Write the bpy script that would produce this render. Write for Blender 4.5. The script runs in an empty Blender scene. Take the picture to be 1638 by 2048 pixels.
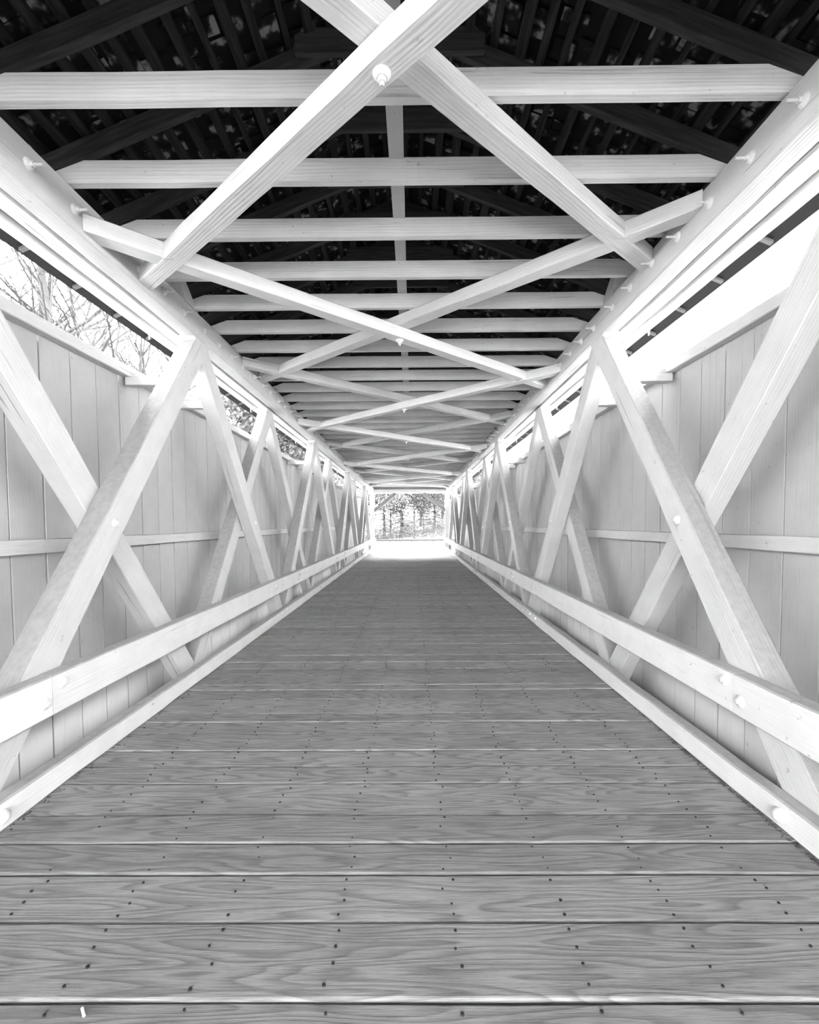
import bpy, bmesh, math, random
from mathutils import Vector, Matrix, noise

sc = bpy.context.scene
col = sc.collection
rnd = random.Random(7)

# ------------------------------------------------------------------ camera
def make_camera():
    F, W, H = 900.0, 1638.0, 2048.0
    cx, hz = 0.1274, 1.6
    yaw, pitch, roll, py = 0.0056, 0.0413, 0.0061, 1080.4
    r, u, w = Vector((1, 0, 0)), Vector((0, 0, 1)), Vector((0, 1, 0))
    M = Matrix.Rotation(yaw, 3, u); r, w = M @ r, M @ w
    M = Matrix.Rotation(-pitch, 3, r); u, w = M @ u, M @ w
    M = Matrix.Rotation(roll, 3, w); r, u = M @ r, M @ u
    cd = bpy.data.cameras.new('camera')
    cam = bpy.data.objects.new('camera', cd)
    col.objects.link(cam)
    m = Matrix((r, u, -w)).transposed().to_4x4()
    m.translation = Vector((cx, 0, hz))
    cam.matrix_world = m
    cd.sensor_fit = 'VERTICAL'
    cd.sensor_height = 36.0
    cd.lens = F / H * 36.0
    cd.shift_y = (py - H / 2) / H
    cd.clip_start, cd.clip_end = 0.02, 400
    sc.camera = cam
make_camera()

# ------------------------------------------------------------------ light
world = bpy.data.worlds.new('sky'); sc.world = world
world.use_nodes = True
bg = world.node_tree.nodes['Background']
bg.inputs[0].default_value = (1, 1, 1, 1)
bg.inputs[1].default_value = 6.0
sun = bpy.data.lights.new('sun', 'SUN')
sun.energy = 1.6; sun.angle = math.radians(8)
so = bpy.data.objects.new('sun', sun); col.objects.link(so)
so.rotation_euler = Vector((0.04, -0.905, -0.415)).to_track_quat('-Z', 'Y').to_euler()

sc.view_settings.view_transform = 'Standard'
sc.view_settings.look = 'None'
sc.view_settings.gamma = 1.0
sc.view_settings.use_curve_mapping = False
sc.view_settings.exposure = 2.2
sc.cycles.use_denoising = True
sc.cycles.max_bounces = 14
sc.cycles.diffuse_bounces = 10
sc.cycles.caustics_reflective = False
sc.cycles.sample_clamp_indirect = 12

# ------------------------------------------------------------------ materials
def new_mat(name):
    m = bpy.data.materials.new(name); m.use_nodes = True
    nt = m.node_tree
    for n in list(nt.nodes):
        if n.type != 'OUTPUT_MATERIAL' and n.type != 'BSDF_PRINCIPLED':
            nt.nodes.remove(n)
    b = nt.nodes['Principled BSDF']
    b.inputs['Specular IOR Level'].default_value = 0.25
    return m, nt, b

def N(nt, t, **kw):
    n = nt.nodes.new(t)
    for k, v in kw.items():
        setattr(n, k, v)
    return n

def grey(v): return (v, v, v, 1)

def wood_coords(nt, sx, sy, sz):
    tc = N(nt, 'ShaderNodeTexCoord'); oi = N(nt, 'ShaderNodeObjectInfo')
    mul = N(nt, 'ShaderNodeMath', operation='MULTIPLY'); mul.inputs[1].default_value = 37.0
    nt.links.new(oi.outputs['Random'], mul.inputs[0])
    add = N(nt, 'ShaderNodeVectorMath', operation='ADD')
    nt.links.new(tc.outputs['Object'], add.inputs[0]); nt.links.new(mul.outputs[0], add.inputs[1])
    mp = N(nt, 'ShaderNodeMapping'); mp.inputs['Scale'].default_value = (sx, sy, sz)
    nt.links.new(add.outputs[0], mp.inputs[0])
    return mp.outputs[0], add.outputs[0], oi.outputs['Random']

def ramp(nt, src, stops):
    r = N(nt, 'ShaderNodeValToRGB')
    e = r.color_ramp.elements
    e[0].position, e[0].color = stops[0][0], grey(stops[0][1])
    e[1].position, e[1].color = stops[-1][0], grey(stops[-1][1])
    for p, v in stops[1:-1]:
        x = e.new(p); x.color = grey(v)
    nt.links.new(src, r.inputs[0])
    return r.outputs[0]

def mult(nt, a, b, fac=1.0, mode='MULTIPLY'):
    m = N(nt, 'ShaderNodeMixRGB', blend_type=mode); m.inputs[0].default_value = fac
    if hasattr(a, 'links'): nt.links.new(a, m.inputs[1])
    else: m.inputs[1].default_value = grey(a)
    if hasattr(b, 'links'): nt.links.new(b, m.inputs[2])
    else: m.inputs[2].default_value = grey(b)
    return m.outputs[0]

def paint_material(name, base=0.64, relief=0.5, dust_shade=0.8, crack=0.35, chips=0.0, seam_dirt=0.0):
    m, nt, b = new_mat(name)
    fine, raw, rv = wood_coords(nt, 1.2, 26, 26)
    n1 = N(nt, 'ShaderNodeTexNoise'); n1.inputs['Scale'].default_value = 3.0; n1.inputs['Detail'].default_value = 5
    nt.links.new(fine, n1.inputs[0])
    # figure of the grain showing through the paint
    mp2 = N(nt, 'ShaderNodeMapping'); mp2.inputs['Scale'].default_value = (0.7, 9, 9)
    nt.links.new(raw, mp2.inputs[0])
    wv = N(nt, 'ShaderNodeTexWave', wave_type='RINGS', rings_direction='X')
    wv.inputs['Scale'].default_value = 2.2; wv.inputs['Distortion'].default_value = 5
    wv.inputs['Detail'].default_value = 3; wv.inputs['Detail Scale'].default_value = 0.6
    nt.links.new(mp2.outputs[0], wv.inputs[0])
    # long drying cracks
    mp3 = N(nt, 'ShaderNodeMapping'); mp3.inputs['Scale'].default_value = (0.35, 14, 14)
    nt.links.new(raw, mp3.inputs[0])
    n3 = N(nt, 'ShaderNodeTexNoise'); n3.inputs['Scale'].default_value = 2.0; n3.inputs['Detail'].default_value = 4
    n3.inputs['Distortion'].default_value = 0.4
    nt.links.new(mp3.outputs[0], n3.inputs[0])
    crk = ramp(nt, n3.outputs[0], [(0.30, 0.0), (0.335, 1.0)])
    # blotches
    n2 = N(nt, 'ShaderNodeTexNoise'); n2.inputs['Scale'].default_value = 5.0; n2.inputs['Detail'].default_value = 6
    nt.links.new(raw, n2.inputs[0])
    blot = ramp(nt, n2.outputs[0], [(0.3, 0.93), (0.6, 1.0)])
    c = mult(nt, base, blot)
    grain = ramp(nt, n1.outputs[0], [(0.25, 0.90), (0.5, 1.0)])
    c = mult(nt, c, grain, 0.7)
    c = mult(nt, c, crk, crack)
    # individual shade of each timber
    rr = N(nt, 'ShaderNodeMapRange'); rr.inputs[3].default_value = 0.93; rr.inputs[4].default_value = 1.0
    nt.links.new(rv, rr.inputs[0]); c = mult(nt, c, rr.outputs[0])
    # small dark marks and chips
    n4 = N(nt, 'ShaderNodeTexNoise'); n4.inputs['Scale'].default_value = 22; n4.inputs['Detail'].default_value = 3
    nt.links.new(raw, n4.inputs[0])
    ch = ramp(nt, n4.outputs[0], [(0.255, 0.45), (0.30, 1.0)])
    c = mult(nt, c, ch, 0.5 + chips)
    # dust on faces that look up, with shade painted into the same grey
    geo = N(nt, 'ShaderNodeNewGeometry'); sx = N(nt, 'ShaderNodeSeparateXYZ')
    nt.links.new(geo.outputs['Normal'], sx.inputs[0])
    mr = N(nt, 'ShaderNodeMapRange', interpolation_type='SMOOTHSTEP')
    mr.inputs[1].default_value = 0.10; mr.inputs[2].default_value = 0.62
    mr.inputs[3].default_value = 0.0; mr.inputs[4].default_value = dust_shade
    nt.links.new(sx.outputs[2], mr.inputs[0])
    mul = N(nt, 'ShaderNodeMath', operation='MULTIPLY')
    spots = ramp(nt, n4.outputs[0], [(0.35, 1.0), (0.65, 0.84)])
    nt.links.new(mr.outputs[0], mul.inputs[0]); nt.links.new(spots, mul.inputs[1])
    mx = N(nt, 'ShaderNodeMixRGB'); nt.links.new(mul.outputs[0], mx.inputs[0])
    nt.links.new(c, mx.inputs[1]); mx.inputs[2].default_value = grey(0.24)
    nt.links.new(mx.outputs[0], b.inputs['Base Color'])
    b.inputs['Roughness'].default_value = 0.55
    # relief
    s = mult(nt, n1.outputs[0], wv.outputs[0], 0.35, 'ADD')
    s = mult(nt, s, crk, 0.5)
    bp = N(nt, 'ShaderNodeBump'); bp.inputs['Strength'].default_value = relief; bp.inputs['Distance'].default_value = 0.003
    nt.links.new(s, bp.inputs['Height']); nt.links.new(bp.outputs[0], b.inputs['Normal'])
    return m

def floor_material():
    m, nt, b = new_mat('weathered_plank')
    fine, raw, rv = wood_coords(nt, 2.6, 75, 75)
    n1 = N(nt, 'ShaderNodeTexNoise'); n1.inputs['Scale'].default_value = 3.0; n1.inputs['Detail'].default_value = 8
    n1.inputs['Roughness'].default_value = 0.7
    nt.links.new(fine, n1.inputs[0])
    # cathedral grain
    mp2 = N(nt, 'ShaderNodeMapping'); mp2.inputs['Scale'].default_value = (0.55, 5.5, 5.5)
    nt.links.new(raw, mp2.inputs[0])
    nz = N(nt, 'ShaderNodeTexNoise'); nz.inputs['Scale'].default_value = 0.9; nz.inputs['Detail'].default_value = 2
    nt.links.new(mp2.outputs[0], nz.inputs[0])
    k = N(nt, 'ShaderNodeMath', operation='MULTIPLY'); k.inputs[1].default_value = 22
    nt.links.new(nz.outputs[0], k.inputs[0])
    fr = N(nt, 'ShaderNodeMath', operation='FRACT'); nt.links.new(k.outputs[0], fr.inputs[0])
    ring = ramp(nt, fr.outputs[0], [(0.0, 0.0), (0.55, 1.0), (0.86, 1.0), (1.0, 0.0)])
    base = ramp(nt, n1.outputs[0], [(0.28, 0.13), (0.45, 0.27), (0.72, 0.40)])
    c = mult(nt, base, ramp(nt, ring, [(0.0, 0.60), (1.0, 1.0)]), 0.9)
    rr = N(nt, 'ShaderNodeMapRange'); rr.inputs[3].default_value = 0.86; rr.inputs[4].default_value = 1.06
    nt.links.new(rv, rr.inputs[0]); c = mult(nt, c, rr.outputs[0])
    n4 = N(nt, 'ShaderNodeTexNoise'); n4.inputs['Scale'].default_value = 3; n4.inputs['Detail'].default_value = 5
    nt.links.new(raw, n4.inputs[0])
    c = mult(nt, c, ramp(nt, n4.outputs[0], [(0.3, 0.85), (0.65, 1.05)]))
    nt.links.new(c, b.inputs['Base Color'])
    b.inputs['Roughness'].default_value = 0.75
    s = mult(nt, n1.outputs[0], ring, 0.4, 'ADD')
    bp = N(nt, 'ShaderNodeBump'); bp.inputs['Strength'].default_value = 0.7; bp.inputs['Distance'].default_value = 0.002
    nt.links.new(s, bp.inputs['Height']); nt.links.new(bp.outputs[0], b.inputs['Normal'])
    return m

def simple(name, v, rough=0.8, var=0.0, scale=8.0, stretch=(1, 1, 1), metal=0.0, relief=0.0):
    m, nt, b = new_mat(name)
    b.inputs['Roughness'].default_value = rough
    b.inputs['Metallic'].default_value = metal
    if var:
        co, raw, rv = wood_coords(nt, *stretch)
        n = N(nt, 'ShaderNodeTexNoise'); n.inputs['Scale'].default_value = scale; n.inputs['Detail'].default_value = 5
        nt.links.new(co, n.inputs[0])
        c = ramp(nt, n.outputs[0], [(0.3, v * (1 - var)), (0.7, v * (1 + var))])
        nt.links.new(c, b.inputs['Base Color'])
        if relief:
            bp = N(nt, 'ShaderNodeBump'); bp.inputs['Strength'].default_value = relief; bp.inputs['Distance'].default_value = 0.01
            nt.links.new(n.outputs[0], bp.inputs['Height']); nt.links.new(bp.outputs[0], b.inputs['Normal'])
    else:
        b.inputs['Base Color'].default_value = grey(v)
    return m

def patchy(name):
    m, nt, b = new_mat(name)
    b.inputs['Roughness'].default_value = 0.9
    geo = N(nt, 'ShaderNodeNewGeometry')
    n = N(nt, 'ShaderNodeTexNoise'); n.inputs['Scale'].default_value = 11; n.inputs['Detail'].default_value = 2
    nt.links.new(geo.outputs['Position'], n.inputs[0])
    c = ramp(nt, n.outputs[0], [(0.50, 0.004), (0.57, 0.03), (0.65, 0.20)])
    nt.links.new(c, b.inputs['Base Color'])
    return m

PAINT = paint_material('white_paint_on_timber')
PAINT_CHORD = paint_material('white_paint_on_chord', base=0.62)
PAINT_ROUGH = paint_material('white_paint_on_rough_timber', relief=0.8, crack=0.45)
PAINT_BOARD = paint_material('white_paint_on_boards', base=0.50, relief=0.3, crack=0.15, dust_shade=0.3)
PAINT_RAIL = paint_material('white_paint_on_rails', base=0.82, relief=0.4, crack=0.2, dust_shade=0.75, chips=0.2)
METAL = simple('painted_iron', 0.66, 0.5)
TAIL = simple('greyed_rafter_tail', 0.09, 0.8)
PAINT_SHADED = simple('shaded_white_paint', 0.2, 0.7, 0.15, 4, (1, 12, 12))  # white paint with shade put into its colour, for the corner braces
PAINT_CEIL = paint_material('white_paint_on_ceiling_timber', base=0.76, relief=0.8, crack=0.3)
PLANK = floor_material()
UNDER = simple('dirt_under_planks', 0.02, 0.95)
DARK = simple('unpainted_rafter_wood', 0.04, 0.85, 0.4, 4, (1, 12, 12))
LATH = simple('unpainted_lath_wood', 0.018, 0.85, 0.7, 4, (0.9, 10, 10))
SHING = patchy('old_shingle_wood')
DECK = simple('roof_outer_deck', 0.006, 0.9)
BACK = simple('siding_back', 0.015, 0.9)
BARK = simple('pale_bark', 0.034, 0.9, 0.3, 3)
LEAF = simple('pale_foliage', 0.085, 0.8, 0.4, 1.5)
GRASS = simple('dry_grass', 0.36, 0.95, 0.12, 0.6, (1, 1, 1), relief=0.3)
ROAD = simple('pale_gravel_road', 0.7, 0.95, 0.08, 1.2)
GALV = simple('galvanised_steel', 0.03, 0.6)
NAIL = simple('rusted_nail', 0.03, 0.7)
PAPER = simple('white_paper', 0.85, 0.7)

# ------------------------------------------------------------------ helpers
def warp(p):
    """the old bridge loses a little height towards its far end"""
    x, y, z = p
    k = 1.0 - 0.0027 * max(0.0, y - 2.5)
    return Vector((x, y, z * k))

def tag(o, label=None, cat=None, group=None, kind=None):
    if label: o['label'] = label
    if cat: o['category'] = cat
    if group: o['group'] = group
    if kind: o['kind'] = kind
    return o

def empty(name, loc=(0, 0, 0)):
    o = bpy.data.objects.new(name, None); o.location = loc; col.objects.link(o)
    o.empty_display_size = 0.2
    return o

def link(name, me, parent=None, mw=None, mat=None):
    if mat is not None and not me.materials: me.materials.append(mat)
    o = bpy.data.objects.new(name, me); col.objects.link(o)
    if mw is not None: o.matrix_world = mw
    if parent is not None:
        o.parent = parent
        # parents are unrotated, unscaled empties/meshes or bars; keep the world placement
        o.matrix_parent_inverse = parent_inv(parent)
    return o

_world = {}
def parent_inv(p):
    m = p.matrix_basis.copy()
    q = p.parent
    if q is not None: m = q.matrix_basis @ p.matrix_parent_inverse @ m
    return m.inverted()

def bar(name, A, B, parent, mat, seg=8, ch=0.008, jit=0.0025, seed=None, label=None, wobble=True):
    """A timber lofted between two end quads (world corners, same order), chamfered edges,
    slightly uneven faces; local x runs along the timber."""
    A = [warp(p) for p in A]; B = [warp(p) for p in B]
    ca = sum(A, Vector()) / 4; cb = sum(B, Vector()) / 4
    ax = (cb - ca).normalized()
    s1 = (A[1] - A[0]); s1 = (s1 - ax * s1.dot(ax)).normalized()
    s2 = ax.cross(s1)
    mid = (ca + cb) / 2
    R = Matrix((ax, s1, s2)).transposed().to_4x4(); R.translation = mid
    Ri = R.inverted()
    r = random.Random(seed if seed is not None else rnd.random())
    def ring(Q):
        out = []
        for i in range(4):
            p, q = Q[i], Q[(i + 1) % 4]
            d = (q - p); L = d.length; d = d / L
            c = min(ch, L * 0.2)
            out += [p + d * c, q - d * c]
        return out
    verts, faces = [], []
    off = Vector((r.random() * 50, r.random() * 50, r.random() * 50))
    for i in range(seg + 1):
        t = i / seg
        Q = [A[k].lerp(B[k], t) for k in range(4)]
        if 0 < i < seg and wobble:
            Q = [q + Vector([noise.noise(q * 2.3 + off + Vector((7 * j, 3 * k, 0))) * jit * 2.2 + r.uniform(-jit, jit) * 0.35 for j in range(3)])
                 for k, q in enumerate(Q)]
        verts += [Ri @ v for v in ring(Q)]
    for i in range(seg):
        for k in range(8):
            a = i * 8 + k; b = i * 8 + (k + 1) % 8
            faces.append((a, b, b + 8, a + 8))
    faces.append(tuple(range(7, -1, -1))); faces.append(tuple(seg * 8 + k for k in range(8)))
    me = bpy.data.meshes.new(name); me.from_pydata(verts, [], faces)
    bm = bmesh.new(); bm.from_mesh(me); bmesh.ops.recalc_face_normals(bm, faces=bm.faces); bm.to_mesh(me); bm.free()
    o = link(name, me, parent, R, mat)
    if label: o['label'] = label
    return o

def box_quads(x0, x1, y0, y1, z0, z1, axis='y'):
    if axis == 'y':
        return ([Vector(p) for p in ((x0, y0, z0), (x1, y0, z0), (x1, y0, z1), (x0, y0, z1))],
                [Vector(p) for p in ((x0, y1, z0), (x1, y1, z0), (x1, y1, z1), (x0, y1, z1))])
    if axis == 'x':
        return ([Vector(p) for p in ((x0, y0, z0), (x0, y1, z0), (x0, y1, z1), (x0, y0, z1))],
                [Vector(p) for p in ((x1, y0, z0), (x1, y1, z0), (x1, y1, z1), (x1, y0, z1))])
    return ([Vector(p) for p in ((x0, y0, z0), (x1, y0, z0), (x1, y1, z0), (x0, y1, z0))],
            [Vector(p) for p in ((x0, y0, z1), (x1, y0, z1), (x1, y1, z1), (x0, y1, z1))])

def mesh_from(name, verts, faces, smooth=False):
    me = bpy.data.meshes.new(name); me.from_pydata(verts, [], faces)
    bm = bmesh.new(); bm.from_mesh(me); bmesh.ops.recalc_face_normals(bm, faces=bm.faces)
    if smooth:
        for f in bm.faces: f.smooth = True
    bm.to_mesh(me); bm.free()
    return me

def lathe(profile, n=14):
    """profile (z, r) list turned about z, closed at both ends"""
    v, f = [], []
    for z, r in profile:
        for k in range(n):
            a = 2 * math.pi * k / n; v.append((r * math.cos(a), r * math.sin(a), z))
    for i in range(len(profile) - 1):
        for k in range(n):
            a = i * n + k; b = i * n + (k + 1) % n
            f.append((a, b, b + n, a + n))
    f.append(tuple(range(n))); f.append(tuple((len(profile) - 1) * n + k for k in range(n)))
    return v, f

def merge(*parts):
    V, Fc = [], []
    for v, f in parts:
        o = len(V); V += v; Fc += [tuple(i + o for i in q) for q in f]
    return V, Fc

# a cast washer with nut and threaded rod end (axis +z = away from the timber)
_rod = lathe([(0.0, 0.0075), (0.088, 0.0075), (0.09, 0.006)], 8)
ROD_BOLT = mesh_from('rod_bolt', *merge(lathe([(-0.002, 0.036), (0.004, 0.036), (0.014, 0.028), (0.02, 0.018)], 16),
                                        lathe([(0.016, 0.017), (0.034, 0.017), (0.036, 0.015)], 6), _rod), smooth=False)
# a large dome washer with nut, as on the rails
DOME_BOLT = mesh_from('dome_bolt', *merge(lathe([(-0.002, 0.036), (0.004, 0.036), (0.011, 0.03), (0.016, 0.022), (0.018, 0.012)], 18),
                                          lathe([(0.014, 0.012), (0.026, 0.012), (0.029, 0.010)], 6)))
BIG_BOLT = mesh_from('big_bolt', *merge(lathe([(-0.002, 0.042), (0.008, 0.042), (0.016, 0.034), (0.024, 0.024)], 18),
                                        lathe([(0.02, 0.019), (0.038, 0.019), (0.042, 0.016)], 12),
                                        lathe([(0.038, 0.011), (0.06, 0.011)], 8)))
CARRIAGE = mesh_from('carriage_bolt', *lathe([(-0.002, 0.036), (0.004, 0.036), (0.016, 0.031), (0.027, 0.018), (0.031, 0.005)], 18), smooth=True)
SMALL = mesh_from('small_bolt', *merge(lathe([(-0.001, 0.027), (0.004, 0.027), (0.008, 0.02)], 12), lathe([(0.006, 0.012), (0.02, 0.012)], 6)))
for me in (ROD_BOLT, DOME_BOLT, BIG_BOLT, CARRIAGE, SMALL): me.materials.append(METAL)

def bolt(me, loc, direction, parent, name='bolt', scale=1.0):
    m = Vector(direction).to_track_quat('Z', 'Y').to_matrix().to_4x4() @ Matrix.Scale(scale, 4)
    m.translation = warp(loc)
    return link(name, me, parent, m)

# ------------------------------------------------------------------ dimensions
Y0, Y1 = -5.2, 26.5            # the bridge from end to end
XI = 2.115                     # inner face of the trusses
ZC, ZCT = 3.57, 3.835          # underside and top of the upper chord
PAN = 2.88
NODE = lambda k: 4.91 + PAN * (k - 1)     # k = 1: the big peak in the picture
SIDES = ((-1, 'left'), (1, 'right'))

# ------------------------------------------------------------------ floor
v, f = [(-2.1, Y0, -0.075), (2.1, Y0, -0.075), (2.1, Y1, -0.075), (-2.1, Y1, -0.075),
        (-2.1, Y0, -0.14), (2.1, Y0, -0.14), (2.1, Y1, -0.14), (-2.1, Y1, -0.14)], \
       [(0, 1, 2, 3), (4, 5, 6, 7), (0, 1, 5, 4), (1, 2, 6, 5), (2, 3, 7, 6), (3, 0, 4, 7)]
floor = link('floor', mesh_from('floor', v, f), mat=UNDER); tag(floor, kind='structure')
seams = [1.165, 1.438, 1.733, 1.981, 2.175, 2.388, 2.693, 2.888, 3.092, 3.338, 3.542, 3.702, 4.011, 4.23, 4.362,
         4.69, 4.86, 5.09, 5.34, 5.64, 5.84, 6.052, 6.29, 6.527, 6.80, 7.02, 7.264, 7.575]
yy = seams[0]
while yy > Y0: yy -= rnd.choice((0.2, 0.25, 0.3)); seams.insert(0, max(yy, Y0))
yy = 7.575
while yy < Y1:
    yy += rnd.choice((0.14, 0.19, 0.24, 0.29)); seams.append(min(yy, Y1))
def plank(y0, y1, dz, near):
    seg = 56 if near else 12
    g = rnd.uniform(0.0025, 0.005)
    w = y1 - y0
    ring = [(y0 + g, -0.07), (y0 + g, -0.009), (y0 + g + 0.004, -0.002), (y0 + g + 0.008, 0.0), (y1 - g - 0.008, 0.0),
            (y1 - g - 0.004, -0.002), (y1 - g, -0.009), (y1 - g, -0.07)]
    n = len(ring)
    yc = (y0 + y1) / 2
    off = rnd.random() * 100
    amp = 0.0035 if near else 0.0015
    verts, faces = [], []
    for i in range(seg + 1):
        x = -2.11 + 4.22 * i / seg
        a = noise.noise(Vector((x * 1.1, off, 0))) * amp + noise.noise(Vector((x * 6, off, 3))) * amp * 0.5
        b = noise.noise(Vector((x * 1.1, off, 9))) * amp + noise.noise(Vector((x * 6, off, 7))) * amp * 0.5
        dzx = noise.noise(Vector((x * 0.7, off, 5))) * 0.004
        for j, (y, z) in enumerate(ring):
            verts.append((x, y - yc + (a - amp * .3 if j < 4 else b + amp * .3) * (-1 if j >= 4 else 1) * 1.0, z + dz + dzx))
    for i in range(seg):
        for k in range(n - 1):
            a = i * n + k
            faces.append((a, a + 1, a + 1 + n, a + n))
    faces.append(tuple(range(n))); faces.append(tuple(seg * n + k for k in range(n)))
    me = mesh_from('plank', verts, faces)
    m = Matrix.Translation((0, yc, 0))
    return link('plank', me, floor, m, PLANK)
raised = {1.438: 0.014, 2.0: 0}
for i in range(len(seams) - 1):
    a, b = seams[i], seams[i + 1]
    if b - a < 0.03: continue
    dz = rnd.uniform(-0.003, 0.003)
    if abs(a - 1.438) < 0.01: dz = 0.005
    if abs(a - 2.175) < 0.01: dz = 0.006
    plank(a, b, dz, a < 8)
# nail heads, rows over the stringers
nv, nf = [], []
for i in range(len(seams) - 1):
    a, b = seams[i], seams[i + 1]
    if a < 0.9 or a > 13 or b - a < 0.1: continue
    cnt = 4 if b - a > 0.22 else 3
    for k in range(-4, 5):
        for j in range(cnt):
            if rnd.random() < 0.12: continue
            x = -0.18 + 0.452 * k + rnd.gauss(0, 0.012) + (j % 2) * 0.01
            y = a + (b - a) * (0.14 + 0.72 * j / max(1, cnt - 1)) + rnd.gauss(0, 0.006)
            if abs(x) > 1.98: continue
            z = 0.0015 + (0.0055 if abs(a - 1.438) < 0.01 or abs(a - 2.175) < 0.01 else 0)
            r = rnd.uniform(0.0042, 0.0062); o = len(nv)
            for q in range(7):
                t = q / 7 * 6.283; nv.append((x + r * math.cos(t) * 1.1, y + r * math.sin(t), z - 0.004))
            for q in range(7):
                t = q / 7 * 6.283; nv.append((x + r * math.cos(t) * 1.1, y + r * math.sin(t), z + 0.0022))
            nf.append(tuple(o + 7 + q for q in range(7)))
            for q in range(7): nf.append((o + q, o + (q + 1) % 7, o + 7 + (q + 1) % 7, o + 7 + q))
tag(link('nail_heads', mesh_from('nail_heads', nv, nf), floor, mat=NAIL), kind='stuff')

# ------------------------------------------------------------------ walls: upright boards, girt, sill
def build_wall(s, side):
    xw = 2.70
    z0, z1 = -0.75, 3.05
    # thin backing so that the joints between the boards are dark
    xa, xb = s * (xw + 0.028), s * (xw + 0.04)
    q = [warp(p) for p in ((xa, Y0, z0), (xb, Y0, z0), (xb, Y0, z1), (xa, Y0, z1), (xa, Y1, z0), (xb, Y1, z0), (xb, Y1, z1), (xa, Y1, z1))]
    w = link('wall_' + side, mesh_from('wall', [tuple(p) for p in q],
             [(0, 1, 2, 3), (4, 5, 6, 7), (0, 1, 5, 4), (1, 2, 6, 5), (2, 3, 7, 6), (3, 0, 4, 7)]), mat=BACK)
    tag(w, kind='structure')
    y = 3.46 + 0.31 * -14
    variants = []
    while y < Y1 - 0.02:
        y2 = y + 0.31 + rnd.uniform(-0.012, 0.012)
        if y2 > Y0 + 0.05:
            g = rnd.choice((0.005, 0.009, 0.012, 0.014)) if y < 9 else 0.012
            a, b = max(y, Y0), min(y2, Y1)
            dx = rnd.uniform(-0.002, 0.002)
            lo = -0.75
            A, B = box_quads(s * (xw + dx), s * (xw + 0.026), a + g * 0.5, b - g * 0.5, lo, z1, 'z')
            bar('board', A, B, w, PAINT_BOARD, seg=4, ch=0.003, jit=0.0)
        y = y2
    # girt along mid height, in lengths
    ys = [Y0, 2.2, 8.0, 13.9, 19.8, Y1]
    for a, b in zip(ys[:-1], ys[1:]):
        A, B = box_quads(s * 2.645, s * 2.698, a + 0.002, b - 0.002, 1.385, 1.49)
        bar('girt', A, B, w, PAINT, seg=14, ch=0.004, jit=0.003)
    return w
wl = build_wall(-1, 'left'); wr = build_wall(1, 'right')
for i, (s, side) in enumerate(SIDES):
    t = empty('trim_%d' % (i + 1)); tag(t, 'white sill timber along the top of the %s wall' % side, kind='structure')
    ys = [Y0, 4.62 if s < 0 else 4.4, 10.4, 16.1, 21.9, Y1]
    for a, b in zip(ys[:-1], ys[1:]):
        A, B = box_quads(s * 2.615, s * 2.765, a + 0.0015, b - 0.0015, 3.05, 3.15)
        bar('sill_timber', A, B, t, PAINT_ROUGH, seg=16, ch=0.006, jit=0.004)

# ------------------------------------------------------------------ trusses
def brace_quads(s, x0, x1, yc_top, direction, ztop=ZC, zbot=-0.3, wy=0.29):
    """direction -1: foot towards the camera, +1: foot away from it"""
    run = (ztop - zbot) / 1.265
    A = [Vector((s * x0, yc_top - wy / 2, ztop)), Vector((s * x0, yc_top + wy / 2, ztop)),
         Vector((s * x1, yc_top + wy / 2, ztop)), Vector((s * x1, yc_top - wy / 2, ztop))]
    B = [p + Vector((0, direction * run, zbot - ztop)) for p in A]
    return A, B

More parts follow.
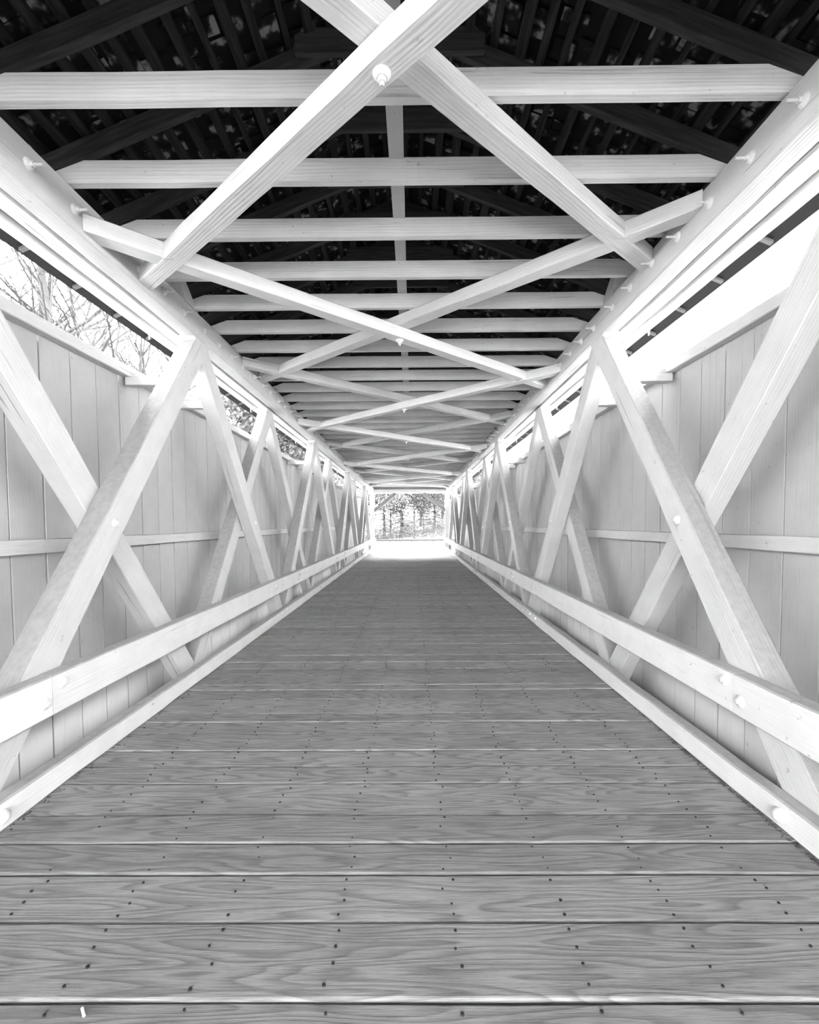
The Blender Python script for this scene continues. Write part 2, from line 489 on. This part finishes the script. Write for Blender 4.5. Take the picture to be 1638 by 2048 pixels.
def build_truss(s, side):
    t = empty('timber_truss', (s * 2.35, (Y0 + Y1) / 2, 0))
    tag(t, 'white painted timber truss with crossing diagonal braces along the %s side of the bridge' % side, 'truss',
        'bridge side trusses')
    # upper chord: three leaves of timber laid side by side, in staggered lengths
    leaves = ((XI - 0.012, 2.262, (Y0, 1.2, 6.9, 13.2, 19.6, Y1)), (2.292, 2.436, (Y0, 3.0, 9.6, 16.3, 22.0, Y1)),
              (2.466, 2.59, (Y0, 0.4, 5.6, 12.0, 18.4, Y1)))
    for n, (x0, x1, ys) in enumerate(leaves):
        for a, b in zip(ys[:-1], ys[1:]):
            A, B = box_quads(s * x0, s * x1, a + 0.001, b - 0.001, ZC + rnd.uniform(-.002, .002), ZCT)
            c = bar('chord_timber', A, B, t, PAINT_ROUGH if n else PAINT_CHORD, seg=int((b - a) * 3.2) + 2, ch=0.009, jit=0.0028)
            if n == 0:
                y = 2.349
                ks = []
                while y < Y1 - 0.3:
                    ks.append(y); y += 0.358 if y < 3.3 else (0.36 if int(y * 10) % 3 else 0.45)
                for y in ks:
                    if a < y < b:
                        bolt(ROD_BOLT, (s * (x0 + 0.001), y, 3.70 + rnd.uniform(-0.012, 0.012)),
                             (-s, rnd.uniform(-.05, .05), rnd.uniform(-.05, .05)), c, scale=1.0)
            if n == 2:
                for k in range(1, 9):
                    y = NODE(k) - 0.27
                    if a < y < b: bolt(ROD_BOLT, (s * 2.53, y, ZC), (0, 0, -1), c, scale=0.95)
    # filler strips in the two slots between the leaves; they stop short of each peak
    for k in range(-2, 9):
        for n, (x0, x1) in enumerate(((2.262, 2.292), (2.436, 2.466))):
            a = NODE(k) + (0.04 if n else -0.02); b = NODE(k) + PAN - (0.95 if n == 0 else 1.08)
            a, b = max(a, Y0), min(b, Y1)
            if b - a < 0.1: continue
            A, B = box_quads(s * (x0 + .004), s * (x1 - .003), a, b, ZC + 0.022, ZCT - 0.02)
            bar('filler_strip', A, B, t, PAINT_ROUGH, seg=4, ch=0.003, jit=0.001)
    # lower chord, mostly hidden below deck; added width blocks light leaking past the floor
    A, B = box_quads(s * 2.125, s * 2.69, Y0, Y1, -0.72, -0.32)
    bar('lower_chord_light_stop', A, B, t, PAINT, seg=6, ch=0.01, jit=0.0)
    # diagonals: odd peaks in the inner layer, even peaks in the layer behind
    for k in range(-2, 9):
        inner = k % 2 == 1
        x0, x1 = (XI, XI + 0.165) if inner else (2.29, 2.45)
        for d in (-1, 1):
            yt = NODE(k) + (0.03 if d < 0 else -0.03)
            if d > 0: xa, xb = x0 + 0.003, x1 - 0.002
            else: xa, xb = x0, x1
            yb = yt + d * (ZC + 0.3) / 1.265
            if max(yt, yb) > Y1 + 0.3 or min(yt, yb) < Y0 - 2.3: continue
            zt, zb = ZC - 0.001, -0.30
            if yb < Y0:      # foot is cut at the near portal
                continue
            if yb > Y1 or yt > Y1: continue
            A, B = brace_quads(s, xa, xb, yt, d, zt, zb)
            o = bar('diagonal_brace', A, B, t, PAINT_ROUGH if not inner else PAINT, seg=20, ch=0.008, jit=0.0022)
            if inner:
                yb_ = yt + d * (ZC - 1.605) / 1.265
                bolt(DOME_BOLT, (s * (x0 - 0.0), yb_ - d * 0.0, 1.605), (-s, 0, 0), o)
            else:
                pass
    # brackets tying the inner braces to the sill
    for k in (1, 3, 5, 7):
        for d in (-1, 1):
            y = NODE(k) + d * (ZC - 3.02) / 1.265
            if y > Y1 - .3: continue
            A, B = box_quads(s * 2.17, s * 2.665, y - 0.035, y + 0.06, 2.965, 3.048, 'x')
            bar('sill_bracket', A, B, t, PAINT, seg=5, ch=0.004, jit=0.002)
            A, B = box_quads(s * 2.55, s * 2.64, y + 0.0, y + 0.055, 3.048, 3.09, 'x')
            bar('bracket_block', A, B, t, PAINT, seg=2, ch=0.004, jit=0.0)
    # heads of the far-leaning braces, standing above the chord
    for k in (1, 3, 5):
        y = NODE(k)
        A = [Vector((s * 2.115, y - 0.33, ZCT)), Vector((s * 2.115, y - 0.07, ZCT)), Vector((s * 2.26, y - 0.07, ZCT)), Vector((s * 2.26, y - 0.33, ZCT))]
        B = [Vector((s * 2.115, y - 0.50, 4.10)), Vector((s * 2.115, y - 0.36, 4.06)), Vector((s * 2.26, y - 0.36, 3.98)), Vector((s * 2.26, y - 0.50, 3.98))]
        bar('brace_head', A, B, t, PAINT, seg=2, ch=0.006, jit=0.0)
    return t
for s, side in SIDES: build_truss(s, side)

# ------------------------------------------------------------------ guard rails and curbs
for s, side in SIDES:
    g = empty('guard_rail', (s * 2.06, (Y0 + Y1) / 2, 0.58))
    tag(g, 'heavy white timber guard rail bolted along the %s truss' % side, 'guard rail', 'guard rails of the bridge')
    J = 2.62
    ys = [Y0, J, J + 5.79, J + 11.55, J + 17.3, J + 23.0, Y1]
    for a, b in zip(ys[:-1], ys[1:]):
        A, B = box_quads(s * 2.012, s * 2.112, a + 0.0018, b - 0.0018, 0.458, 0.70)
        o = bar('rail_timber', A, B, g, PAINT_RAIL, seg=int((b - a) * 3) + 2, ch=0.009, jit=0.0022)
        for yb, zb in ((a + 0.075, 0.632), (b - 0.06, 0.552), (b - 1.40, 0.592)):
            if a < yb < b and yb > 0: bolt(DOME_BOLT, (s * 2.012, yb, zb), (-s, 0, 0), o)
    c = empty('curb', (s * 2.05, (Y0 + Y1) / 2, 0))
    tag(c, 'low worn white curb timber on the planks at the %s edge of the deck' % side, 'curb', 'curbs of the bridge deck')
    ys = [Y0, 7.66 if s < 0 else 7.2, 13.4, 19.3, Y1 - 0.05]
    for a, b in zip(ys[:-1], ys[1:]):
        A, B = box_quads(s * 2.014, s * 2.108, a + 0.0018, b - 0.0018, 0.006, 0.157)
        o = bar('curb_timber', A, B, c, PAINT_RAIL, seg=int((b - a) * 4) + 2, ch=0.010, jit=0.003)
        for yb, zb in ((2.27, 0.075), (a + 0.42, 0.085), (b - 0.35, 0.105), (b - 0.05, 0.11), ((a + b) / 2, 0.08)):
            if a < yb < b and (yb == 2.27 or yb > 6): bolt(CARRIAGE, (s * 2.014, yb, zb), (-s, 0, 0), o, scale=1.1 if yb == 2.27 else 0.8)

# ------------------------------------------------------------------ ceiling: joists, rafters, laths, shingles
ceil = empty('ceiling', (0, (Y0 + Y1) / 2, 4.9)); tag(ceil, kind='structure')
SL = 0.40
zr = lambda x: 3.965 + SL * (2.25 - abs(x))        # underside of a rafter
JY = [2.47 + 0.5715 * k for k in range(-14, 43) if 2.47 + 0.5715 * k < Y1 - 0.15]
for y in JY:
    if y < Y0 + 0.05: continue
    # joist with its ends clipped to the roof slope
    zb, zt = 3.84, 3.985
    prof = [(-2.30, zb), (2.30, zb), (2.30, zb + 0.10), (2.09, zt), (-2.09, zt), (-2.30, zb + 0.10)]
    t = 0.048
    xs = [i / 16 * 2 - 1 for i in range(17)]
    verts = []
    for x in xs:
        X = x * 2.30
        top = zt if abs(X) <= 2.06 else zt - (abs(X) - 2.06) * 0.42
        j = noise.noise(Vector((X * 1.7, y, 0))) * 0.004
        for (yy_, zz) in ((0, zb + j), (t, zb + j), (t, top + j), (0, top + j)):
            p = warp((X, y + yy_ + noise.noise(Vector((X, y, 4))) * .003, zz)); verts.append(p)
    faces = []
    for i in range(16):
        for k in range(4):
            a = i * 4 + k; b = i * 4 + (k + 1) % 4
            faces.append((a, b, b + 4, a + 4))
    faces += [(0, 1, 2, 3), (64, 65, 66, 67)]
    m = Matrix.Translation(warp((0, y, 3.91)))
    mi = m.inverted()
    link('joist', mesh_from('joist', [tuple(mi @ v) for v in verts], faces), ceil, m, PAINT_CEIL)
    # rafters beside the joist
    for s in (-1, 1):
        x0, x1 = 0.0, 2.60
        A = [Vector((s * x0, y + .052, zr(x0))), Vector((s * x0, y + .102, zr(x0))), Vector((s * x0, y + .102, zr(x0) + .13)), Vector((s * x0, y + .052, zr(x0) + .13))]
        B = [Vector((s * x1, y + .052, zr(x1))), Vector((s * x1, y + .102, zr(x1))), Vector((s * x1, y + .102, zr(x1) + .13)), Vector((s * x1, y + .052, zr(x1) + .13))]
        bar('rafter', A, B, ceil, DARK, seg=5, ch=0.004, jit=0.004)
        x0, x1 = 2.58, 3.0
        A = [Vector((s * x0, y + .055, zr(x0) + .132)), Vector((s * x0, y + .095, zr(x0) + .132)), Vector((s * x0, y + .095, zr(x0) + .159)), Vector((s * x0, y + .055, zr(x0) + .159))]
        B = [Vector((s * x1, y + .055, zr(x1) + .132)), Vector((s * x1, y + .095, zr(x1) + .132)), Vector((s * x1, y + .095, zr(x1) + .159)), Vector((s * x1, y + .055, zr(x1) + .159))]
        bar('rafter_tail', A, B, ceil, TAIL, seg=1, ch=0.003, jit=0.0)
    A, B = box_quads(-0.62, 0.62, y + .012, y + .05, 4.66, 4.82, 'x')
    bar('collar_tie', A, B, ceil, DARK, seg=2, ch=0.003, jit=0.0)
# strip nailed over the joists on the centre line
ys = [Y0, 5.0, 10.9, 17.0, Y1]
for a, b in zip(ys[:-1], ys[1:]):
    A, B = box_quads(-0.008, 0.088, a, b - 0.004, 3.99, 4.012)
    bar('ceiling_strip', A, B, ceil, PAINT_BOARD, seg=8, ch=0.002, jit=0.002)
# laths lying across the rafters
nl = 19
for s in (-1, 1):
    for i in range(nl):
        x = 0.06 + i * 0.149 + rnd.uniform(-.02, .02)
        w = rnd.uniform(0.03, 0.065)
        zz = lambda q: zr(q) + 0.131
        A = [Vector((s * x, Y0, zz(x))), Vector((s * (x + w), Y0, zz(x + w))), Vector((s * (x + w), Y0, zz(x + w) + .022)), Vector((s * x, Y0, zz(x) + .022))]
        M_ = [Vector((p.x, 2.5, p.z)) for p in A]
        B = [Vector((p.x, Y1, p.z)) for p in A]
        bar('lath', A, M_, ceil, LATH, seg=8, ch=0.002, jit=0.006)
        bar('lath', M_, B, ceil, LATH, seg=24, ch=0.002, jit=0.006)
# outer deck closing the roof
dv = []
for y in (Y0 - 0.1, 2.5, Y1 + 0.1):
    for x, dz in ((-3.04, .161), (0, .19), (3.04, .161), (3.04, .19), (0, .23), (-3.04, .19)):
        dv.append(tuple(warp((x, y, zr(x) + dz))))
df = [(i + j, (i + 1) % 6 + j, (i + 1) % 6 + 6 + j, i + 6 + j) for i in range(6) for j in (0, 6)] + [(0, 1, 4, 5), (1, 2, 3, 4), (12, 13, 16, 17), (13, 14, 15, 16)]
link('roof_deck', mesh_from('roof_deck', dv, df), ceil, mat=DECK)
# shingles seen from below between the laths
base_sh = []
def shingle_geo(s, x, y, w, L, r):
    """a thin tapered plate, one butt edge lower"""
    a = r.uniform(-0.05, 0.05)
    z = lambda q: zr(q) + 0.1535 + r.uniform(0.0, 0.006)
    x2 = x + L
    d = r.uniform(0.002, 0.012)
    P = [(s * x, y, z(x)), (s * x, y + w, z(x)), (s * x2, y + w + a * .2, z(x2) - d * .0), (s * x2, y + a * .2, z(x2))]
    P = [warp(p) for p in P]
    top = [p + Vector((0, 0, 0.004 + (0.003 if i > 1 else 0))) for i, p in enumerate(P)]
    return [tuple(p) for p in P + top], [(0, 1, 2, 3), (4, 5, 6, 7), (0, 1, 5, 4), (1, 2, 6, 5), (2, 3, 7, 6), (3, 0, 4, 7)]
cand = []
r2 = random.Random(3)
for s in (-1, 1):
    for i in range(17):
        x = 0.03 + i * 0.165
        y = Y0 + r2.random() * 0.1
        while y < Y1 - 0.2:
            w = r2.uniform(0.07, 0.2)
            if r2.random() < 0.88:
                cand.append((s, x + r2.uniform(-.02, .02), y, w - r2.uniform(0.004, 0.03), 0.155 + r2.uniform(-.03, .0)))
            y += w
near = sorted([c for c in cand if c[2] > 1.7 and c[1] < 2.2], key=lambda c: c[2])[:290]
ns = set(near)
for c in near:
    vv, ff = shingle_geo(*c, r2)
    ctr = sum((Vector(p) for p in vv), Vector()) / 8
    link('shingle', mesh_from('shingle', [tuple(Vector(p) - ctr) for p in vv], ff), ceil, Matrix.Translation(ctr), SHING)
geo = [shingle_geo(*c, r2) for c in cand if c not in ns]
tag(link('shingles', mesh_from('shingles', *merge(*geo)), ceil, mat=SHING), kind='stuff')

# ------------------------------------------------------------------ overhead cross braces
ORD = ['first', 'second', 'third', 'fourth', 'fifth', 'sixth', 'seventh', 'eighth', 'ninth']
def lateral(name, xa, ya, xb, yb, z0, z1, parent, w=0.135):
    d = Vector((xb - xa, yb - ya, 0)); L = d.length; d /= L
    # ends cut parallel to the chord
    hw = (w / 2) / abs(d.x)
    A = [Vector((xa, ya - hw, z0)), Vector((xa, ya + hw, z0)), Vector((xa, ya + hw, z1)), Vector((xa, ya - hw, z1))]
    B = [Vector((xb, yb - hw, z0)), Vector((xb, yb + hw, z0)), Vector((xb, yb + hw, z1)), Vector((xb, yb - hw, z1))]
    return bar(name, A, B, parent, PAINT_CEIL, seg=20, ch=0.006, jit=0.003)
for k in range(-0, 9):
    yc = 2.09 + 2.9 * k
    if yc + 1.78 > Y1: break
    X = empty('cross_brace', (0, yc, 3.6))
    tag(X, '%s overhead X of crossed white braces counted from the camera' % ORD[k], 'cross brace', 'crossed braces under the ceiling joists')
    dz = 0.003 * (k % 2)
    up = 0.002 * (k % 2)
    sgn = 1 if k % 2 == 0 else -1            # which of the two lies lower
    R = 1.765
    xe = 2.10
    lo = lateral('brace_timber', -xe * sgn * 1, yc + R, xe * sgn, yc - R, 3.60 + dz, 3.718 + dz, X)
    hi = lateral('brace_timber', -xe * sgn, yc - R, xe * sgn, yc + R, 3.7195 + up, 3.838, X)
    bolt(BIG_BOLT, (0.005, yc + 0.0, 3.60), (0, 0, -1), lo)
    # wedge blocks where the next pair is notched in
    for s in (-1, 1):
        low_here = (s * sgn < 0)
        zb = 3.595 if low_here else 3.715
        A, B = box_quads(s * 1.70 - 0.035, s * 1.70 + 0.035, yc + 1.36, yc + 1.385, zb, zb + 0.09, 'x')
        bar('wedge', A, B, X, PAINT, seg=2, ch=0.002, jit=0.0)

# ------------------------------------------------------------------ far portal
P = empty('portal_frame', (0, Y1, 0))
tag(P, 'white portal frame with two corner braces framing the far bridge opening', 'portal frame')
for s in (-1, 1):
    A, B = box_quads(s * 2.06, s * 2.34, Y1 - 0.22, Y1 - 0.02, 0.0, 3.55, 'z')
    bar('post', A, B, P, PAINT, seg=6, ch=0.01, jit=0.003)
    A = [Vector((s * 2.07, Y1 - .2, 2.28)), Vector((s * 2.07, Y1 - .06, 2.28)), Vector((s * 2.07, Y1 - .06, 2.58)), Vector((s * 2.07, Y1 - .2, 2.58))]
    B = [Vector((s * 0.72, Y1 - .2, 3.42)), Vector((s * 0.72, Y1 - .06, 3.42)), Vector((s * 0.92, Y1 - .06, 3.53)), Vector((s * 0.92, Y1 - .2, 3.53))]
    A[2].z = A[3].z = 2.52
    bar('corner_brace', A, B, P, PAINT_SHADED, seg=4, ch=0.006, jit=0.0)
A, B = box_quads(-2.34, 2.34, Y1 - 0.22, Y1 - 0.02, 3.50, 3.72, 'x')
bar('header', A, B, P, PAINT, seg=6, ch=0.008, jit=0.003)
for yg in (Y1, Y0 - 0.03):
    for i in range(16):
        x = -2.8 + i * 0.35
        A, B = box_quads(x + .002, x + 0.346, yg, yg + 0.025, 3.46, zr(x + .175) + 0.12, 'z')
        bar('gable_board', A, B, P if yg > 0 else ceil, PAINT_BOARD, seg=1, ch=0.002, jit=0.0)

# ------------------------------------------------------------------ ground, road, roadside rail
def gz(x, y):
    """terrain height: a creek valley under the bridge, banks at both ends"""
    e = max(0.0, min(1.0, (y - 20) / 6.5)); e = e * e * (3 - 2 * e)
    n = max(0.0, min(1.0, (-2.6 - y) / 2.5)); n = n * n * (3 - 2 * n)
    base = -2.3
    z = base + (0 - base) * max(e, n)
    if y > 27: z = -0.03 - 0.6 * min(1.0, (y - 27) / 18)
    if y > 47: z = -0.63 + (y - 47) * (0.055 + 0.012 * max(-4, min(12, x))) * 1.0
    z += 0.05 * noise.noise(Vector((x * .3, y * .3, 0))) * (0 if (abs(x) < 4 and (y > 25 or y < 0)) else 1)
    if y < 26.6 and y > -5.17 and abs(x) < 3.4: z = min(z, -0.9)
    return z - 0.02
gv, gf = [], []
xs = [-60, -40, -25, -18, -13, -9, -6.5, -5, -4, -3.3, -2, 0, 2, 3.3, 4, 5, 6.5, 9, 13, 18, 25, 40, 60]
ys = [-50, -30, -15, -12, -8, -5.4, -5.15, -2, -1, 0, 2, 4, 8, 12, 16, 19, 21, 23, 24.5, 26, 26.55, 27, 29, 32, 36, 40, 44, 47, 50, 53, 57, 62, 70, 85, 110]
for y in ys:
    for x in xs: gv.append((x, y, gz(x, y)))
nx = len(xs)
for j in range(len(ys) - 1):
    for i in range(nx - 1): gf.append((j * nx + i, j * nx + i + 1, (j + 1) * nx + i + 1, (j + 1) * nx + i))
tag(link('ground', mesh_from('ground', gv, gf, True), mat=GRASS), kind='structure')
rv_, rf = [], []
for j, y in enumerate([26.56, 27, 29, 32, 36, 40, 43.5]):
    z = (-0.03 - 0.6 * min(1.0, max(0, y - 27) / 18)) + 0.01
    wdt = 2.6 + max(0, y - 30) * 1.6
    rv_ += [(-wdt, y, z), (wdt, y, z)]
    if j: rf.append((2 * j - 2, 2 * j - 1, 2 * j + 1, 2 * j))
tag(link('road', mesh_from('road', rv_, rf), mat=ROAD), kind='structure')

GR = empty('roadside_barrier', (0, 45, gz(0, 45)))
tag(GR, 'low steel roadside barrier on stout posts across the road beyond the far opening', 'barrier')
for i in range(-7, 8):
    x = 0.12 + 2.15 * i
    z = gz(x, 45)
    A, B = box_quads(x - 0.13, x + 0.13, 44.9, 45.15, z - 0.1, z + 0.50, 'z')
    bar('post', A, B, GR, simple('barrier_post', 0.12) if i == -7 else bpy.data.materials['barrier_post'], seg=2, ch=0.02, jit=0)
pts = [(-0.02, 0.30), (-0.06, 0.325), (-0.06, 0.37), (-0.02, 0.385), (-0.02, 0.40), (-0.06, 0.415), (-0.06, 0.46), (-0.02, 0.49)]
bv, bf = [], []
xsr = [-15 + 2.15 * i for i in range(15)]
for x in xsr:
    for dy, dz in pts: bv.append((x, 44.88 + dy, gz(x, 45) + dz))
for x in xsr:
    for dy, dz in pts: bv.append((x, 44.885 + dy, gz(x, 45) + dz))
n8 = len(pts); off = len(xsr) * n8
for i in range(len(xsr) - 1):
    for k in range(n8 - 1):
        a = i * n8 + k; bf.append((a, a + 1, a + 1 + n8, a + n8)); a += off; bf.append((a, a + 1, a + 1 + n8, a + n8))
link('barrier_rail', mesh_from('barrier_rail', bv, bf), GR, mat=GALV)

# ------------------------------------------------------------------ trees
def tube(V, Fc, a, b, ra, rb, n=5):
    d = (b - a)
    if d.length < 1e-5: return
    q = d.to_track_quat('Z', 'Y'); o = len(V)
    for p, r in ((a, ra), (b, rb)):
        for k in range(n):
            t = 2 * math.pi * k / n
            V.append(tuple(p + q @ Vector((r * math.cos(t), r * math.sin(t), 0))))
    for k in range(n): Fc.append((o + k, o + (k + 1) % n, o + n + (k + 1) % n, o + n + k))

def grow(V, Fc, tips, p, d, L, r, depth, rr, up=0.12):
    segs = 3
    for i in range(segs):
        d2 = (d + Vector((rr.gauss(0, .16), rr.gauss(0, .16), rr.gauss(0, .08) + up))).normalized()
        q = p + d2 * (L / segs); r2_ = r * (1 - 0.22)
        tube(V, Fc, p, q, r, r2_, 5 if r > .03 else 3)
        p, d, r = q, d2, r2_
        if depth > 0 and (i > 0 or depth < 4):
            for _ in range(1 if depth > 3 else 2):
                side = Vector((rr.gauss(0, 1), rr.gauss(0, 1), rr.uniform(0.0, .5))).normalized()
                grow(V, Fc, tips, p, (d * 0.6 + side * 0.9).normalized(), L * rr.uniform(.5, .72), r * 0.68, depth - 1, rr, up)
    tips.append(p)

def bare_tree_mesh(seed, H=12, r=0.16, depth=4):
    rr = random.Random(seed); V, Fc, tips = [], [], []
    p = Vector((0, 0, 0)); d = Vector((0, 0, 1))
    n = 7
    for i in range(n):
        d = (d + Vector((rr.gauss(0, .05), rr.gauss(0, .05), .1))).normalized()
        q = p + d * (H * .85 / n); tube(V, Fc, p, q, r, r * .82, 7); p = q; r *= .82
        if i >= 1:
            for _ in range(3):
                a = rr.uniform(0, 6.28)
                grow(V, Fc, tips, p, Vector((math.cos(a), math.sin(a), rr.uniform(.2, .8))).normalized(),
                     H * rr.uniform(.16, .30) * (1 - i / n * .4), r * .5, depth - 2, rr)
    grow(V, Fc, tips, p, d, H * .2, r * .8, depth - 1, rr)
    return V, Fc, tips

bare = []
for sd in range(4):
    V, Fc, tips = bare_tree_mesh(11 + sd, 14, 0.26, 4)
    bare.append(mesh_from('bare_trunk', V, Fc)); bare[-1].materials.append(BARK)
twig = []
for sd in range(3):
    rr = random.Random(40 + sd)
    V, Fc, tips = bare_tree_mesh(50 + sd, 11, 0.13, 4)
    lv, lf = [], []
    for t in tips:
        for _ in range(15):
            c = t + Vector((rr.gauss(0, .45), rr.gauss(0, .45), rr.gauss(0, .4)))
            a = Vector((rr.gauss(0, 1), rr.gauss(0, 1), rr.gauss(0, 1))).normalized() * rr.uniform(.07, .16)
            b = a.orthogonal().normalized() * rr.uniform(.05, .10)
            o = len(lv); lv += [tuple(c - a), tuple(c + b), tuple(c + a), tuple(c - b)]; lf.append((o, o + 1, o + 2, o + 3))
    t_me = mesh_from('leafy_trunk', V, Fc); t_me.materials.append(BARK)
    l_me = bpy.data.meshes.new('foliage'); l_me.from_pydata(lv, [], lf); l_me.materials.append(LEAF)
    twig.append((t_me, l_me))
def conifer(seed, H=11):
    rr = random.Random(seed); V, Fc = [], []
    tube(V, Fc, Vector((0, 0, 0)), Vector((0, 0, H)), .17, .02, 7)
    lv, lf = [], []
    z = 0.6
    while z < H:
        R = (H - z) / H * 2.3 + .15
        for k in range(9):
            a = rr.uniform(0, 6.28); Lb = R * rr.uniform(.6, 1.0)
            b0 = Vector((0, 0, z + rr.uniform(-.1, .1))); dr = Vector((math.cos(a), math.sin(a), rr.uniform(-.35, .05)))
            tube(V, Fc, b0, b0 + dr * Lb, .025, .006, 3)
            m = int(Lb / .16) + 1
            for j in range(m):
                for sgn in (-1, 1):
                    c = b0 + dr * (Lb * (j + .6) / m)
                    sd_ = Vector((-math.sin(a), math.cos(a), -.25)) * sgn * rr.uniform(.15, .34)
                    w_ = dr * .05
                    o = len(lv); lv += [tuple(c - w_), tuple(c + w_), tuple(c + sd_ + w_ + Vector((0, 0, -.03)))]; lf.append((o, o + 1, o + 2))
        z += 0.34
    t_me = mesh_from('conifer_trunk', V, Fc); t_me.materials.append(BARK)
    l_me = bpy.data.meshes.new('needles'); l_me.from_pydata(lv, [], lf); l_me.materials.append(LEAF)
    return t_me, l_me
conif = [conifer(5), conifer(6)]

def place_tree(name, meshes, x, y, rot, sc_, label, group):
    t = empty(name, (x, y, gz(x, y) - 0.05)); t.rotation_euler.z = rot; t.scale = (sc_,) * 3
    tag(t, label, 'tree', group)
    for nm, me in meshes:
        o = bpy.data.objects.new(nm, me); col.objects.link(o); o.parent = t
        if nm in ('foliage', 'needles'): o['kind'] = 'stuff'
tr = random.Random(21)
NUM = ['nearest', 'second', 'third', 'fourth', 'fifth', 'sixth', 'seventh', 'eighth', 'ninth', 'tenth', 'eleventh', 'twelfth']
for i, (x, y) in enumerate([(-13, 9), (-11, 12.5), (-13.5, 17), (-16, 12.5), (-11, 20.5), (-14, 26), (-10.3, 16.2), (-12.6, 21), (-9.3, 14.4), (-8.4, 12.0)]):
    place_tree('bare_tree', [('trunk', bare[i % 4])], x, y, tr.uniform(0, 6.28), tr.uniform(.85, 1.1),
               'bare tree with thin twigs seen over the left wall, %s from the camera' % NUM[i], 'bare trees left of the bridge')
for i, (x, y) in enumerate([(-7.5, 25), (-10, 30), (-7, 33), (-13, 36), (-9, 40)]):
    place_tree('leafy_tree', [('trunk', twig[i % 3][0]), ('foliage', twig[i % 3][1])], x, y, tr.uniform(0, 6.28), tr.uniform(.9, 1.15),
               'leafy tree seen over the left wall, %s from the camera' % NUM[i], 'leafy trees left of the bridge')
for i, (x, y) in enumerate([(17, 16), (14, 33), (11, 38), (9, 42)]):
    place_tree('bare_tree', [('trunk', bare[(i + 1) % 4])], x, y, tr.uniform(0, 6.28), tr.uniform(.8, 1.0),
               'bare tree with thin twigs seen over the right wall, %s from the camera' % NUM[i], 'bare trees right of the bridge')
row = [(-8.5, 55), (-6.2, 58), (-4.4, 54), (-2.7, 60), (-1.2, 56), (0.4, 62), (1.6, 57), (3.2, 61), (4.6, 58), (6.2, 63), (8.0, 60), (9.8, 64)]
for i, (x, y) in enumerate(row):
    if i % 3 == 1: ms, nm, k = [('trunk', conif[i % 2][0]), ('needles', conif[i % 2][1])], 'conifer', 'conifer'
    else: ms, nm, k = [('trunk', twig[i % 3][0]), ('foliage', twig[i % 3][1])], 'leafy_tree', 'leafy tree'
    place_tree(nm, ms, x, y, tr.uniform(0, 6.28), tr.uniform(.8, 1.1),
               '%s in front row of wood beyond far opening, %s from left' % (k, 'first' if i == 0 else NUM[i]), 'wood beyond the bridge')
back = [(-11, 68), (-7.5, 70), (-4, 67), (-1.5, 72), (1.5, 69), (5, 72), (8.5, 70), (12, 73)]
for i, (x, y) in enumerate(back):
    place_tree('conifer', [('trunk', conif[i % 2][0]), ('needles', conif[i % 2][1])], x, y, tr.uniform(0, 6.28), tr.uniform(1.1, 1.4),
               'tall conifer in back row of wood beyond far opening, %s from left' % ('first' if i == 0 else NUM[i]), 'wood beyond the bridge')
# low brush at the foot of the wood
bvv, bff = [], []
for i in range(34000):
    x = tr.uniform(-8, 9); y = tr.uniform(50.5, 61); z = gz(x, y) + abs(tr.gauss(0, .5 + (y - 50) * .34))
    a = Vector((tr.gauss(0, 1), tr.gauss(0, 1), tr.gauss(0, 1.4))).normalized() * tr.uniform(.06, .18)
    b = a.orthogonal().normalized() * .05
    o = len(bvv); c = Vector((x, y, z)); bvv += [tuple(c - a), tuple(c + b), tuple(c + a)]; bff.append((o, o + 1, o + 2))
me = bpy.data.meshes.new('brush'); me.from_pydata(bvv, [], bff); me.materials.append(simple('pale_brush', 0.045, 0.9, 0.5, 1.5))
b = link('brush', me); tag(b, 'pale dense undergrowth filling the wood behind the barrier', 'brush', kind='stuff')

# ------------------------------------------------------------------ litter on the deck
A, B = box_quads(-0.004, 0.004, 0, 0.034, 0, 0.007)
stub = bar('paper_stub', A, B, None, PAPER, seg=2, ch=0.002, jit=0.0)
stub.matrix_world = Matrix.Translation((-0.955, 1.398, 0.0075)) @ Matrix.Rotation(math.radians(-45), 4, 'Z')
tag(stub, 'small white paper stub lying on the nearest plank at lower left', 'litter')
lv, lf = [], []
dr = random.Random(9)
for i in range(420):
    if i < 300:
        s = 1 if dr.random() < .8 else -1
        y = 1.5 + abs(dr.gauss(0, .9)); x = s * (2.008 - abs(dr.gauss(0, .012)))
    else:
        y = dr.choice(seams[6:14]) + dr.gauss(0, .004); x = dr.uniform(-1.9, 1.9)
    L = dr.uniform(.003, .014); w_ = dr.uniform(.001, .003); a = dr.uniform(0, 3.14)
    if i % 17 == 0: w_ *= 2
    c, s_ = math.cos(a), math.sin(a); z = 0.003
    o = len(lv)
    for zz in (z, z + .003):
        for u_, v_ in ((-L, -w_), (L, -w_), (L, w_), (-L, w_)):
            lv.append((x + u_ * c - v_ * s_, y + u_ * s_ + v_ * c, zz + dr.uniform(0, .002)))
    lf += [tuple(o + q for q in fc) for fc in ((0, 1, 2, 3), (4, 5, 6, 7), (0, 1, 5, 4), (1, 2, 6, 5), (2, 3, 7, 6), (3, 0, 4, 7))]
d_ = link('debris', mesh_from('debris', lv, lf), mat=simple('dry_debris', 0.09, .9, .6, 30))
tag(d_, 'dark crumbs and plant bits gathered along the curb foot and plank joints', 'debris', kind='stuff')
